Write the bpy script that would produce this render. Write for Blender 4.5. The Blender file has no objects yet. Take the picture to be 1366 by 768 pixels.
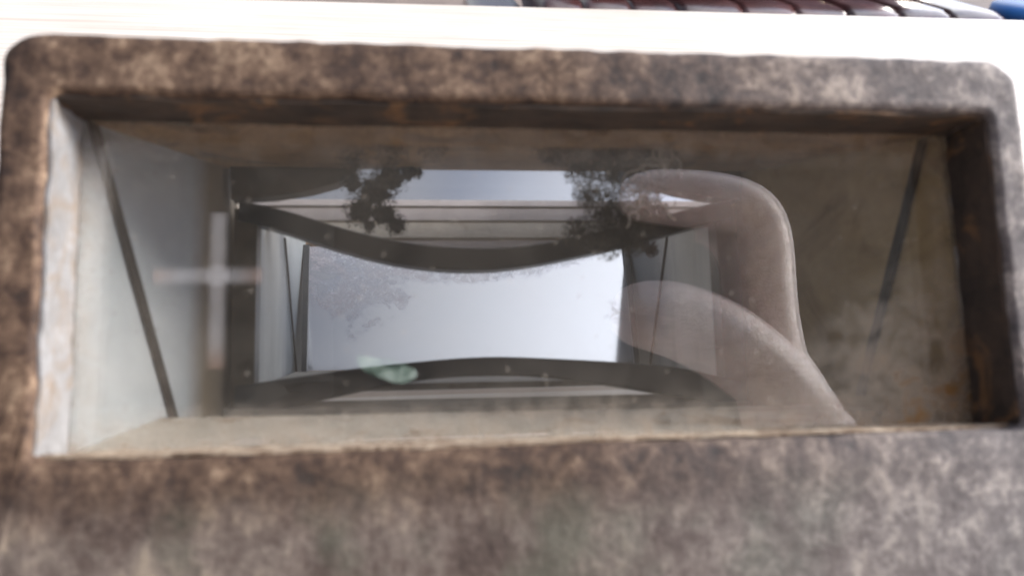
import bpy, bmesh, math, random
from mathutils import Vector, Matrix, noise
random.seed(4)
R = math.radians
scn = bpy.context.scene
col = scn.collection

# ------------------------------------------------------------------ camera
HZ = 0.095                      # height of the window centre above the table
PHI = R(36)                     # how far the window face leans back
SF, CF = math.sin(PHI), math.cos(PHI)
def bw(u, v, w):                # box millimetres (right, up the face, into the box) -> world metres
    return Vector((u, v*SF + w*CF, v*CF - w*SF)) * 0.001 + Vector((0, 0, HZ))

cam = bpy.data.cameras.new('camera')
cam_o = bpy.data.objects.new('camera', cam); col.objects.link(cam_o)
rgt, upv, bck = Vector((0.99217, -0.11398, 0.05108)), Vector((0.00908, 0.47366, 0.88066)), Vector((-0.12457, -0.87330, 0.47098))
m = Matrix((rgt, upv, bck)).transposed().to_4x4()
m.translation = bw(-17.92, -14.97, -93.65)
cam_o.matrix_world = m
cam.sensor_width = 36.0
cam.lens = 36.0 * 1050 / 1366
cam.clip_start = 0.0008
cam.clip_end = 400
cam.dof.use_dof = True
cam.dof.focus_distance = 0.27
cam.dof.aperture_fstop = (cam.lens * 0.001) / 0.0012
scn.camera = cam_o

# ------------------------------------------------------------------ sky, sun, exposure
nrm = Vector((0, -CF, SF))
SUN = (Vector((1, 0, 0))*0.84 + Vector((0, SF, CF))*0.23 + nrm*0.26).normalized()
CLOUD = (2.6, 1.4, 4.2)
wd = bpy.data.worlds.new('World'); scn.world = wd; wd.use_nodes = True
nt = wd.node_tree; nt.nodes.clear()
def N(t, typ, **k):
    n = t.nodes.new(typ)
    for a, b in k.items(): setattr(n, a, b)
    return n
out = N(nt, 'ShaderNodeOutputWorld'); bg = N(nt, 'ShaderNodeBackground')
tc = N(nt, 'ShaderNodeTexCoord'); no = N(nt, 'ShaderNodeTexNoise')
no.inputs['Scale'].default_value = 2.6; no.inputs['Detail'].default_value = 4; no.inputs['Roughness'].default_value = 0.45
dot = N(nt, 'ShaderNodeVectorMath', operation='DOT_PRODUCT'); dot.inputs[1].default_value = SUN
cr = N(nt, 'ShaderNodeValToRGB')                      # grey and white of the clouds
cr.color_ramp.elements[0].position = 0.40; cr.color_ramp.elements[0].color = (0.36, 0.44, 0.63, 1)
cr.color_ramp.elements[1].position = 0.60; cr.color_ramp.elements[1].color = (1.05, 1.08, 1.14, 1)
gl_ = N(nt, 'ShaderNodeMapRange', interpolation_type='SMOOTHSTEP')      # overcast glow growing towards the hidden sun
gl_.inputs[1].default_value = 0.16; gl_.inputs[2].default_value = 0.92; gl_.inputs[3].default_value = 0.36; gl_.inputs[4].default_value = 2.4
ml = N(nt, 'ShaderNodeVectorMath', operation='SCALE')
mpw = N(nt, 'ShaderNodeMapping'); mpw.inputs['Location'].default_value = CLOUD; nt.links.new(tc.outputs['Generated'], mpw.inputs['Vector']); nt.links.new(mpw.outputs[0], no.inputs['Vector']); nt.links.new(tc.outputs['Generated'], dot.inputs[0])
nt.links.new(no.outputs['Fac'], cr.inputs['Fac']); nt.links.new(dot.outputs['Value'], gl_.inputs[0])
nt.links.new(cr.outputs['Color'], ml.inputs[0]); nt.links.new(gl_.outputs[0], ml.inputs['Scale']); nt.links.new(ml.outputs[0], bg.inputs['Color'])
bg.inputs['Strength'].default_value = 1.0
nt.links.new(bg.outputs[0], out.inputs['Surface'])

sun = bpy.data.lights.new('sun', 'SUN'); sun.energy = 3.6; sun.angle = R(14); sun.color = (1, 0.95, 0.88)
sun_o = bpy.data.objects.new('sun', sun); col.objects.link(sun_o)
sun_o.rotation_euler = SUN.to_track_quat('Z', 'Y').to_euler()
scn.view_settings.view_transform = 'Standard'; scn.view_settings.look = 'None'
scn.view_settings.exposure = 0.92; scn.view_settings.gamma = 1
scn.cycles.max_bounces = 14; scn.cycles.transparent_max_bounces = 24; scn.cycles.glossy_bounces = 6
scn.cycles.caustics_reflective = True

# ------------------------------------------------------------------ materials
def mat(name):
    M = bpy.data.materials.new(name); M.use_nodes = True
    t = M.node_tree; return M, t, t.nodes['Principled BSDF'], t.nodes['Material Output']
def coords(t, scale=(1, 1, 1), off=(0, 0, 0)):
    c = N(t, 'ShaderNodeTexCoord'); mp = N(t, 'ShaderNodeMapping')
    mp.inputs['Scale'].default_value = scale; mp.inputs['Location'].default_value = off
    t.links.new(c.outputs['Object'], mp.inputs['Vector']); return mp.outputs[0]
def noise_tex(t, vec, scale, detail=5, rough=0.6, dist=0.0):
    n = N(t, 'ShaderNodeTexNoise'); n.inputs['Scale'].default_value = scale
    n.inputs['Detail'].default_value = detail; n.inputs['Roughness'].default_value = rough; n.inputs['Distortion'].default_value = dist
    t.links.new(vec, n.inputs['Vector']); return n.outputs['Fac']
def ramp(t, fac, stops):
    r = N(t, 'ShaderNodeValToRGB'); els = r.color_ramp.elements
    while len(els) < len(stops): els.new(0.5)
    for el, (p, c) in zip(els, stops):
        el.position = p; el.color = (*c, 1) if len(c) == 3 else c
    t.links.new(fac, r.inputs['Fac']); return r.outputs['Color']
def mix(t, fac, a, b, mode='MIX'):
    n = N(t, 'ShaderNodeMix', data_type='RGBA', blend_type=mode)
    for s, x in ((n.inputs['Factor'], fac), (n.inputs['A'], a), (n.inputs['B'], b)):
        if hasattr(x, 'links'): t.links.new(x, s)
        elif isinstance(x, tuple): s.default_value = (*x, 1)
        else: s.default_value = x
    return n.outputs['Result']
def math_(t, op, a, b=None, clamp=False):
    n = N(t, 'ShaderNodeMath', operation=op); n.use_clamp = clamp
    for i, x in enumerate((a, b)):
        if x is None: continue
        if hasattr(x, 'links'): t.links.new(x, n.inputs[i])
        else: n.inputs[i].default_value = x
    return n.outputs[0]
def bump(t, h, p, strength=0.4, dist=0.0006):
    b = N(t, 'ShaderNodeBump'); b.inputs['Strength'].default_value = strength; b.inputs['Distance'].default_value = dist
    t.links.new(h, b.inputs['Height']); t.links.new(b.outputs[0], p.inputs['Normal'])
def sep(t, vec):
    s = N(t, 'ShaderNodeSeparateXYZ'); t.links.new(vec, s.inputs[0]); return s.outputs

# all box parts are modelled in metres with object axes = right, up the face, out of the face
def m_weathered():
    M, t, p, o = mat('weathered_wood')
    v = coords(t)
    big = noise_tex(t, v, 62, 4, 0.55, 0.25)
    med = noise_tex(t, coords(t, (1, 0.9, 1), (.3, .1, .2)), 210, 6, 0.6, 0.35)
    fine = noise_tex(t, v, 640, 6, 0.75)
    grain = noise_tex(t, coords(t, (1, 0.30, 1)), 560, 4, 0.6)
    s = sep(t, v)
    low = N(t, 'ShaderNodeMapRange'); t.links.new(s[1], low.inputs[0])
    low.inputs[1].default_value = -0.022; low.inputs[2].default_value = -0.031
    low.inputs[3].default_value = 0; low.inputs[4].default_value = 1
    blot = math_(t, 'ADD', math_(t, 'ADD', math_(t, 'MULTIPLY', big, 0.25), math_(t, 'MULTIPLY', med, 0.37)), math_(t, 'MULTIPLY', fine, 0.38))
    c1 = ramp(t, blot, [(0.39, (0.012, 0.006, 0.004)), (0.455, (0.048, 0.024, 0.014)), (0.53, (0.125, 0.074, 0.046)), (0.62, (0.32, 0.22, 0.145))])
    bl2 = math_(t, 'ADD', math_(t, 'ADD', math_(t, 'MULTIPLY', big, 0.30), math_(t, 'MULTIPLY', med, 0.20)), math_(t, 'ADD', math_(t, 'MULTIPLY', fine, 0.26), math_(t, 'MULTIPLY', grain, 0.24)))
    c2 = ramp(t, bl2, [(0.39, (0.040, 0.025, 0.020)), (0.455, (0.095, 0.066, 0.054)), (0.525, (0.165, 0.130, 0.110)), (0.61, (0.32, 0.26, 0.20))])
    green = noise_tex(t, coords(t, (1, 1, 1), (0.03, 0.01, 0)), 46, 4, 0.55)
    c2 = mix(t, math_(t, 'MULTIPLY', ramp_v(t, green, 0.50, 0.60), 0.62), c2, (0.088, 0.090, 0.064))
    rot = ramp_v(t, math_(t, 'ADD', s[1], math_(t, 'MULTIPLY', med, 0.010)), -0.0225, -0.0190)
    c2 = mix(t, math_(t, 'MULTIPLY', rot, 0.75), c2, (0.040, 0.022, 0.014))
    c = mix(t, low.outputs[0], c1, c2)
    # bleached, greyer wood towards the right hand end
    bl = N(t, 'ShaderNodeMapRange'); t.links.new(s[0], bl.inputs[0])
    bl.inputs[1].default_value = 0.0; bl.inputs[2].default_value = 0.064
    bl.inputs[3].default_value = 0.0; bl.inputs[4].default_value = 0.8
    grey = ramp(t, blot, [(0.36, (0.055, 0.047, 0.050)), (0.50, (0.16, 0.145, 0.147)), (0.61, (0.46, 0.42, 0.39))])
    c = mix(t, bl.outputs[0], c, grey)
    t.links.new(c, p.inputs['Base Color']); p.inputs['Roughness'].default_value = 0.78
    bump(t, math_(t, 'ADD', blot, math_(t, 'MULTIPLY', grain, 0.15)), p, 0.55, 0.0010)
    return M
def ramp_v(t, fac, a, b):
    m_ = N(t, 'ShaderNodeMapRange'); t.links.new(fac, m_.inputs[0])
    m_.inputs[1].default_value = a; m_.inputs[2].default_value = b; return m_.outputs[0]
def m_paint(name, ca, cb, cs, sc=60, stain=(0.58, 0.72), rough=0.6):
    M, t, p, o = mat(name); v = coords(t)
    a = noise_tex(t, v, sc, 6, 0.6, 0.4); b = noise_tex(t, v, sc*7, 4, 0.6); d = noise_tex(t, coords(t, (1, 1, 1), (.1, .2, .3)), sc*0.8, 6, 0.65, 1.0)
    c = ramp(t, math_(t, 'ADD', math_(t, 'MULTIPLY', a, .7), math_(t, 'MULTIPLY', b, .3)), [(0.35, ca), (0.62, cb)])
    c = mix(t, math_(t, 'MULTIPLY', ramp_v(t, d, *stain), 0.8), c, cs)
    t.links.new(c, p.inputs['Base Color']); p.inputs['Roughness'].default_value = rough
    bump(t, b, p, 0.25, 0.0003); return M
def m_plain(name, c, rough=0.5, var=0.25, sc=200, metal=0.0):
    M, t, p, o = mat(name); n = noise_tex(t, coords(t), sc, 5, 0.6)
    t.links.new(ramp(t, n, [(0.3, tuple(x*(1-var) for x in c)), (0.7, tuple(min(1, x*(1+var)) for x in c))]), p.inputs['Base Color'])
    p.inputs['Roughness'].default_value = rough; p.inputs['Metallic'].default_value = metal
    bump(t, n, p, 0.15, 0.0003); return M
def m_left_wall():
    M, t, p, o = mat('lit_shaded_grey_paint'); v = coords(t); s = sep(t, v)
    a = noise_tex(t, v, 70, 6, 0.6, 0.4); b = noise_tex(t, v, 600, 4, 0.6)
    new = ramp(t, a, [(0.3, (0.46, 0.50, 0.54)), (0.7, (0.62, 0.65, 0.69))])  # front zone, coloured as the lit part of the wall
    old = ramp(t, a, [(0.3, (0.29, 0.225, 0.155)), (0.7, (0.40, 0.32, 0.23))])  # rear zone, shade beyond the sunlit part put into the colour
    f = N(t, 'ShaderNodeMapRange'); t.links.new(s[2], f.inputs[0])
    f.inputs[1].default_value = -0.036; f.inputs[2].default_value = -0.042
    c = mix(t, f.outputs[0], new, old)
    d = noise_tex(t, coords(t, (1, 0.4, 1)), 260, 6, 0.7, 1)
    edge = N(t, 'ShaderNodeMapRange'); t.links.new(s[2], edge.inputs[0])
    edge.inputs[1].default_value = -0.0075; edge.inputs[2].default_value = -0.0045
    dirt = math_(t, 'MULTIPLY', edge.outputs[0], ramp_v(t, d, 0.38, 0.58))
    c = mix(t, dirt, c, (0.32, 0.20, 0.12))
    t.links.new(c, p.inputs['Base Color']); p.inputs['Roughness'].default_value = 0.55
    bump(t, b, p, 0.2, 0.0003); return M
def m_glass():
    M, t, p, o = mat('dusty_glass'); t.nodes.remove(p)
    v = coords(t)
    fr = N(t, 'ShaderNodeFresnel'); ge = N(t, 'ShaderNodeNewGeometry'); t.links.new(math_(t, 'ADD', math_(t, 'MULTIPLY', ge.outputs['Backfacing'], 1/2.2-2.2), 2.2), fr.inputs['IOR'])
    tr = N(t, 'ShaderNodeBsdfTransparent'); tr.inputs['Color'].default_value = (0.97, 0.965, 0.95, 1)
    gl = N(t, 'ShaderNodeBsdfGlossy'); gl.inputs['Roughness'].default_value = 0.0
    m1 = N(t, 'ShaderNodeMixShader'); t.links.new(fr.outputs[0], m1.inputs[0]); t.links.new(tr.outputs[0], m1.inputs[1]); t.links.new(gl.outputs[0], m1.inputs[2])
    # dust: faint film, specks, dirt gathered along the edges
    df = N(t, 'ShaderNodeBsdfDiffuse')
    spk = N(t, 'ShaderNodeTexVoronoi'); spk.inputs['Scale'].default_value = 420; t.links.new(v, spk.inputs['Vector'])
    sp = math_(t, 'MULTIPLY', math_(t, 'LESS_THAN', spk.outputs['Distance'], 0.13), math_(t, 'GREATER_THAN', sep(t, spk.outputs['Color'])[0], 0.55))
    film = ramp_v(t, noise_tex(t, v, 45, 5, 0.6, 0.5), 0.4, 0.8)
    s = sep(t, v)
    ey = math_(t, 'SUBTRACT', math_(t, 'ABSOLUTE', s[1]), 0.0150); ex = math_(t, 'SUBTRACT', math_(t, 'ABSOLUTE', s[0]), 0.0550)
    ed = math_(t, 'MULTIPLY', math_(t, 'MAXIMUM', ey, ex), 160, True)
    ed = math_(t, 'MULTIPLY', ed, ramp_v(t, noise_tex(t, v, 330, 6, 0.7, 0.4), 0.40, 0.72))
    smu = noise_tex(t, coords(t, (0.6, 1.3, 1), (.2, .5, 0)), 60, 6, 0.62, 0.8)
    lo_ = math_(t, 'MAXIMUM', ramp_v(t, s[1], -0.005, -0.017), ramp_v(t, s[1], 0.009, 0.020))
    smear = math_(t, 'MULTIPLY', lo_, ramp_v(t, smu, 0.36, 0.70))
    film = math_(t, 'ADD', film, math_(t, 'MULTIPLY', smear, 1.7))
    fac = math_(t, 'ADD', math_(t, 'ADD', math_(t, 'MULTIPLY', film, 0.048), 0.006), math_(t, 'MULTIPLY', sp, 0.14))
    fac = math_(t, 'ADD', fac, math_(t, 'MULTIPLY', ed, 0.55), True)
    crn = N(t, 'ShaderNodeVectorMath', operation='DISTANCE'); t.links.new(v, crn.inputs[0]); crn.inputs[1].default_value = (0.056, -0.021, -0.0095)
    cf = math_(t, 'MULTIPLY', ramp_v(t, crn.outputs['Value'], 0.024, 0.004), ramp_v(t, noise_tex(t, v, 210, 8, 0.7, 0.3), 0.40, 0.60))
    fac = math_(t, 'ADD', fac, math_(t, 'MULTIPLY', cf, 0.8), True)
    df_c = mix(t, ed, (0.64, 0.56, 0.47), (0.30, 0.19, 0.11)); df_c = mix(t, cf, df_c, (0.24, 0.12, 0.035)); t.links.new(df_c, df.inputs['Color'])
    m2 = N(t, 'ShaderNodeMixShader'); t.links.new(fac, m2.inputs[0]); t.links.new(m1.outputs[0], m2.inputs[1]); t.links.new(df.outputs[0], m2.inputs[2])
    t.links.new(m2.outputs[0], o.inputs['Surface']); return M
def m_mirror(name, top, frost=True, tint=(0.46, 0.475, 0.52)):
    M, t, p, o = mat(name); t.nodes.remove(p); v = coords(t); s = sep(t, v)
    gl = N(t, 'ShaderNodeBsdfGlossy'); gl.inputs['Roughness'].default_value = 0.10
    df = N(t, 'ShaderNodeBsdfDiffuse')
    mx = N(t, 'ShaderNodeMixShader')
    t.links.new(gl.outputs[0], mx.inputs[1]); t.links.new(df.outputs[0], mx.inputs[2]); t.links.new(mx.outputs[0], o.inputs['Surface'])
    if not frost:
        gl.inputs['Color'].default_value = (*tint, 1); mx.inputs[0].default_value = 0.12; df.inputs['Color'].default_value = (.5, .5, .52, 1); return M
    big = noise_tex(t, v, 95, 3, 0.5, 0.4); fine = noise_tex(t, v, 900, 6, 0.75, 0.8); mid = noise_tex(t, v, 330, 8, 0.78, 1.2)
    # how near to the upper edge / the upper left corner / a patch by the right edge
    n1 = N(t, 'ShaderNodeMapRange'); arc = math_(t, 'MULTIPLY', math_(t, 'POWER', math_(t, 'ADD', s[0], 0.007), 2.0), 5.0)
    t.links.new(math_(t, 'SUBTRACT', s[1], arc), n1.inputs[0]); n1.inputs[1].default_value = 0.0080; n1.inputs[2].default_value = 0.0165
    lc = N(t, 'ShaderNodeVectorMath', operation='DISTANCE'); cb = N(t, 'ShaderNodeCombineXYZ')
    t.links.new(s[0], cb.inputs[0]); t.links.new(s[1], cb.inputs[1]); t.links.new(cb.outputs[0], lc.inputs[0]); lc.inputs[1].default_value = (-0.032, 0.0135, 0)
    n2 = N(t, 'ShaderNodeMapRange'); t.links.new(math_(t, 'ADD', lc.outputs['Value'], math_(t, 'MULTIPLY', math_(t, 'SUBTRACT', noise_tex(t, v, 120, 6, 0.65, 0.8), 0.5), 0.034)), n2.inputs[0]); n2.inputs[1].default_value = 0.020; n2.inputs[2].default_value = 0.004
    rc = N(t, 'ShaderNodeVectorMath', operation='DISTANCE'); t.links.new(cb.outputs[0], rc.inputs[0]); rc.inputs[1].default_value = (0.0345, 0.006, 0)
    n3 = N(t, 'ShaderNodeMapRange'); t.links.new(rc.outputs['Value'], n3.inputs[0]); n3.inputs[1].default_value = 0.012; n3.inputs[2].default_value = 0.001
    near = math_(t, 'MAXIMUM', math_(t, 'MAXIMUM', n1.outputs[0], n2.outputs[0]), math_(t, 'MULTIPLY', n3.outputs[0], 0.66))
    a = math_(t, 'ADD', math_(t, 'MULTIPLY', near, 0.62), math_(t, 'ADD', math_(t, 'MULTIPLY', mid, 0.55), math_(t, 'MULTIPLY', big, 0.35)))
    lost = math_(t, 'MULTIPLY', ramp_v(t, a, 0.87, 0.89), ramp_v(t, noise_tex(t, v, 620, 8, 0.75, 0.8), 0.34, 0.62))
    spark = math_(t, 'MULTIPLY', ramp_v(t, fine, 0.55, 0.60), ramp_v(t, math_(t, 'MAXIMUM', n1.outputs[0], math_(t, 'MULTIPLY', n2.outputs[0], 0.75)), 0.55, 1.0))
    c = mix(t, spark, mix(t, ramp_v(t, big, .4, .6), (0.30, 0.32, 0.39), (0.38, 0.34, 0.37)), (0.90, 0.92, 0.96))
    t.links.new(c, df.inputs['Color'])
    rim = ramp_v(t, a, 0.80, 0.86); rim = math_(t, 'MULTIPLY', rim, math_(t, 'SUBTRACT', 1.0, ramp_v(t, a, 0.86, 0.90)))
    t.links.new(mix(t, math_(t, 'MULTIPLY', rim, 0.5), tint, (0.33, 0.34, 0.40)), gl.inputs['Color'])
    t.links.new(math_(t, 'ADD', math_(t, 'MULTIPLY', lost, 0.55), 0.10), mx.inputs[0])
    return M
def m_table():
    M, t, p, o = mat('pale_table_wood')
    c0 = N(t, 'ShaderNodeTexCoord'); mp = N(t, 'ShaderNodeMapping'); mp.inputs['Scale'].default_value = (1.1, 14, 1); t.links.new(c0.outputs['Object'], mp.inputs['Vector'])
    g = noise_tex(t, mp.outputs[0], 6, 8, 0.65, 1.2)
    w_ = N(t, 'ShaderNodeTexWave', wave_type='BANDS', bands_direction='Y'); w_.inputs['Scale'].default_value = 1.6; w_.inputs['Distortion'].default_value = 5; w_.inputs['Detail'].default_value = 3
    t.links.new(mp.outputs[0], w_.inputs['Vector'])
    c = ramp(t, g, [(0.3, (0.58, 0.47, 0.38)), (0.6, (0.76, 0.68, 0.60))])
    c = mix(t, math_(t, 'MULTIPLY', ramp_v(t, w_.outputs['Fac'], 0.86, 0.98), 0.45), c, (0.40, 0.27, 0.19))
    t.links.new(c, p.inputs['Base Color']); p.inputs['Roughness'].default_value = 0.35
    bump(t, g, p, 0.1, 0.0005); return M
def m_leather():
    M, t, p, o = mat('brown_leather'); v = coords(t)
    a = noise_tex(t, v, 9, 5, 0.6, 0.5); b = noise_tex(t, v, 90, 5, 0.6)
    t.links.new(ramp(t, a, [(0.35, (0.030, 0.012, 0.012)), (0.65, (0.075, 0.028, 0.026))]), p.inputs['Base Color'])
    p.inputs['Roughness'].default_value = 0.2; p.inputs['Coat Weight'].default_value = 0.5; p.inputs['Coat Roughness'].default_value = 0.15
    bump(t, a, p, 0.35, 0.01); return M
def m_skin():
    M, t, p, o = mat('skin'); v = coords(t)
    a = noise_tex(t, v, 70, 5, 0.6); b = noise_tex(t, v, 900, 5, 0.7)
    vo = N(t, 'ShaderNodeTexVoronoi', feature='DISTANCE_TO_EDGE'); vo.inputs['Scale'].default_value = 700; t.links.new(v, vo.inputs['Vector'])
    t.links.new(ramp(t, a, [(0.3, (0.70, 0.56, 0.55)), (0.7, (0.84, 0.72, 0.71))]), p.inputs['Base Color'])
    p.inputs['Roughness'].default_value = 0.42; p.inputs['Subsurface Weight'].default_value = 0.12; p.inputs['Subsurface Radius'].default_value = (0.004, 0.0015, 0.001)
    cs = noise_tex(t, coords(t, (1, 1, 1), (.2, 0, .4)), 190, 3, 0.5, 2.5)
    bump(t, math_(t, 'ADD', math_(t, 'MULTIPLY', ramp_v(t, math_(t, 'ABSOLUTE', math_(t, 'SUBTRACT', cs, 0.5)), 0.0, 0.035), 1.6), math_(t, 'ADD', b, math_(t, 'MULTIPLY', vo.outputs['Distance'], 0.7))), p, 0.6, 0.0008); return M
def m_cross():
    M, t, p, o = mat('pale_cross'); v = coords(t); s = sep(t, v)
    n = noise_tex(t, v, 240, 5, 0.6)
    cx = math_(t, 'ABSOLUTE', math_(t, 'ADD', s[0], 0.0437)); cy = math_(t, 'ADD', s[1], -0.0008)
    far = math_(t, 'MAXIMUM', ramp_v(t, cx, 0.0036, 0.0066), ramp_v(t, math_(t, 'MULTIPLY', cy, -1), 0.0085, 0.0115))
    t.links.new(mix(t, math_(t, 'MULTIPLY', far, 0.85), (0.66, 0.64, 0.65), (0.62, 0.38, 0.28)), p.inputs['Base Color'])
    p.inputs['Roughness'].default_value = 0.6
    tr = N(t, 'ShaderNodeBsdfTransparent'); mx = N(t, 'ShaderNodeMixShader')
    iny = math_(t, 'SUBTRACT', 1.0, ramp_v(t, math_(t, 'ABSOLUTE', math_(t, 'ADD', s[1], -0.00075)), 0.0004, 0.00135))
    inx = math_(t, 'SUBTRACT', 1.0, ramp_v(t, math_(t, 'ABSOLUTE', math_(t, 'ADD', s[0], 0.04255)), 0.0004, 0.00135))
    al = math_(t, 'MULTIPLY', math_(t, 'MAXIMUM', inx, iny), math_(t, 'ADD', math_(t, 'MULTIPLY', n, 0.13), 0.03)); t.links.new(al, mx.inputs[0])
    t.links.new(tr.outputs[0], mx.inputs[1]); t.links.new(p.outputs[0], mx.inputs[2]); t.links.new(mx.outputs[0], o.inputs['Surface']); return M
def m_green():
    M, t, p, o = mat('pale_green_reflection'); v = coords(t); n = noise_tex(t, v, 380, 4, 0.6)
    t.links.new(ramp(t, n, [(0.35, (0.16, 0.36, 0.24)), (0.62, (0.52, 0.62, 0.54))]), p.inputs['Base Color'])
    tr = N(t, 'ShaderNodeBsdfTransparent'); mx = N(t, 'ShaderNodeMixShader'); t.links.new(math_(t, 'MULTIPLY', ramp_v(t, n, 0.36, 0.66), 0.27), mx.inputs[0])
    t.links.new(tr.outputs[0], mx.inputs[1]); t.links.new(p.outputs[0], mx.inputs[2]); t.links.new(mx.outputs[0], o.inputs['Surface']); return M

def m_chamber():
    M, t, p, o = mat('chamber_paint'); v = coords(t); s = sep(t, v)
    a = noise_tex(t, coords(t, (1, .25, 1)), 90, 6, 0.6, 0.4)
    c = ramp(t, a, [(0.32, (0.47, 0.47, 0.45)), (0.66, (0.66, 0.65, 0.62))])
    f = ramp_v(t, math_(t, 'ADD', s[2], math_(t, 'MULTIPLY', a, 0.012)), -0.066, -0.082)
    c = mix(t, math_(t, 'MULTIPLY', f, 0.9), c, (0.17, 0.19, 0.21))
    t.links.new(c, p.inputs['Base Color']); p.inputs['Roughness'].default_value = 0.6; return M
WOOD = m_weathered()
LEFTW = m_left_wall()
RIGHTW = m_paint('stained_paint', (0.40, 0.285, 0.145), (0.60, 0.455, 0.255), (0.23, 0.14, 0.06), 55, (0.52, 0.66))
ROOFW = m_paint('brown_inner_wood', (0.25, 0.145, 0.07), (0.52, 0.325, 0.17), (0.09, 0.06, 0.04), 75, (0.52, 0.66))
LEDGE = m_paint('chalky_ledge', (0.64, 0.56, 0.47), (0.82, 0.75, 0.66), (0.36, 0.22, 0.12), 90, (0.55, 0.64))
SILL = m_paint('grey_green_sill', (0.19, 0.175, 0.15), (0.31, 0.29, 0.26), (0.11, 0.09, 0.07), 70)
CHAMB = m_paint('light_grey_paint', (0.55, 0.55, 0.53), (0.70, 0.69, 0.66), (0.36, 0.33, 0.30), 40, (0.58, 0.8))
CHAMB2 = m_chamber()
LINT = m_paint('beige_moulding', (0.66, 0.60, 0.53), (0.82, 0.76, 0.68), (0.42, 0.34, 0.26), 80)
MAUVE = m_plain('mauve_moulding', (0.56, 0.51, 0.52), 0.5, 0.15, 150)
BROWN = m_plain('dark_brown_wood', (0.085, 0.066, 0.044), 0.5, 0.35, 160)
BLACK = m_plain('black_metal', (0.022, 0.024, 0.028), 0.38, 0.3, 220)
STRIP = m_plain('dark_slot_strip', (0.050, 0.040, 0.034), 0.7, 0.4, 260)
PALER = m_paint('lit_dirty_paint', (0.17, 0.165, 0.165), (0.28, 0.275, 0.28), (0.20, 0.145, 0.10), 190, (0.44, 0.66))  # lit tone put into the left liner colour, with real dirt
RUST_SHADE = m_paint('rusty_shaded_edge', (0.020, 0.014, 0.011), (0.060, 0.038, 0.026), (0.17, 0.085, 0.035), 140, (0.54, 0.66), 0.85)  # shade in the cut put into this dark colour, with rust stains
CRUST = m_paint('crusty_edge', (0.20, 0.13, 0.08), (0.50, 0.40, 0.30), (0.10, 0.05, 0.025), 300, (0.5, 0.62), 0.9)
GLASS = m_glass(); CROSS = m_cross(); GREEN = m_green()
STRIPM = m_mirror('strip_mirror', 0, False)
TABLE = m_table(); LEATHER = m_leather(); SKIN = m_skin()
SEAM = m_plain('seam', (0.008, 0.005, 0.005), 0.7)
FLOOR = m_plain('brown_floor', (0.16, 0.12, 0.10), 0.7, 0.25, 6)
PHONE = m_plain('black_phone', (0.010, 0.010, 0.012), 0.45, 0.1)
SLEEVE = m_plain('dark_cloth', (0.035, 0.035, 0.045), 0.9, 0.3, 500)
BLUE = m_plain('blue_plastic', (0.02, 0.16, 0.50), 0.35, 0.1)
BLACK_REFL = m_plain('black_reflection', (0.016, 0.018, 0.022), 0.55, 0.6, 500)
BROWN_REFL = m_plain('grey_brown_reflection', (0.090, 0.075, 0.054), 0.9, 0.4, 400)
PALE = m_plain('pale_cobweb', (0.52, 0.48, 0.44), 0.8, 0.15, 400)
PINK = m_plain('mauve_reflection', (0.105, 0.070, 0.070), 0.8, 0.5, 400)

# ------------------------------------------------------------------ helpers
def tag(o, label=None, cat=None, group=None, kind=None):
    for k, x in (('label', label), ('category', cat), ('group', group), ('kind', kind)):
        if x: o[k] = x
    return o
def empty(name, loc, rot=(0, 0, 0)):
    o = bpy.data.objects.new(name, None); col.objects.link(o); o.location = loc; o.rotation_euler = rot; o.empty_display_size = 0.02; return o
def mesh_obj(name, bm, material, parent=None, smooth=False):
    bmesh.ops.recalc_face_normals(bm, faces=bm.faces)
    me = bpy.data.meshes.new(name); bm.to_mesh(me); bm.free()
    me.materials.append(material)
    for p in me.polygons: p.use_smooth = smooth
    o = bpy.data.objects.new(name, me); col.objects.link(o)
    if parent: o.parent = parent
    return o
def L(u, v, w): return Vector((u, v, -w)) * 0.001      # box millimetres in box-local metres
def bevel(bm, r, seg=2):
    es = [e for e in bm.edges if len(e.link_faces) == 2 and e.calc_face_angle(0) > 0.3]
    bmesh.ops.bevel(bm, geom=es, offset=r, offset_type='OFFSET', segments=seg, profile=0.6, affect='EDGES', clamp_overlap=True)
def hexa(pts, bm=None):
    """eight points: four of one face in order, then the matching four of the opposite face"""
    bm = bm or bmesh.new()
    vs = [bm.verts.new(p) for p in pts]
    for f in ((0, 1, 2, 3), (7, 6, 5, 4), (0, 4, 5, 1), (1, 5, 6, 2), (2, 6, 7, 3), (3, 7, 4, 0)): bm.faces.new([vs[i] for i in f])
    return bm
def blk(u0, u1, v0, v1, w0, w1, bm=None):
    return hexa([L(u0, v0, w0), L(u1, v0, w0), L(u1, v1, w0), L(u0, v1, w0), L(u0, v0, w1), L(u1, v0, w1), L(u1, v1, w1), L(u0, v1, w1)], bm)
def rough_up(bm, cuts, amp, sc):
    bmesh.ops.subdivide_edges(bm, edges=bm.edges[:], cuts=cuts, use_grid_fill=True)
    for v in bm.verts:
        n = noise.noise_vector(v.co*sc); v.co += n*amp
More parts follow.
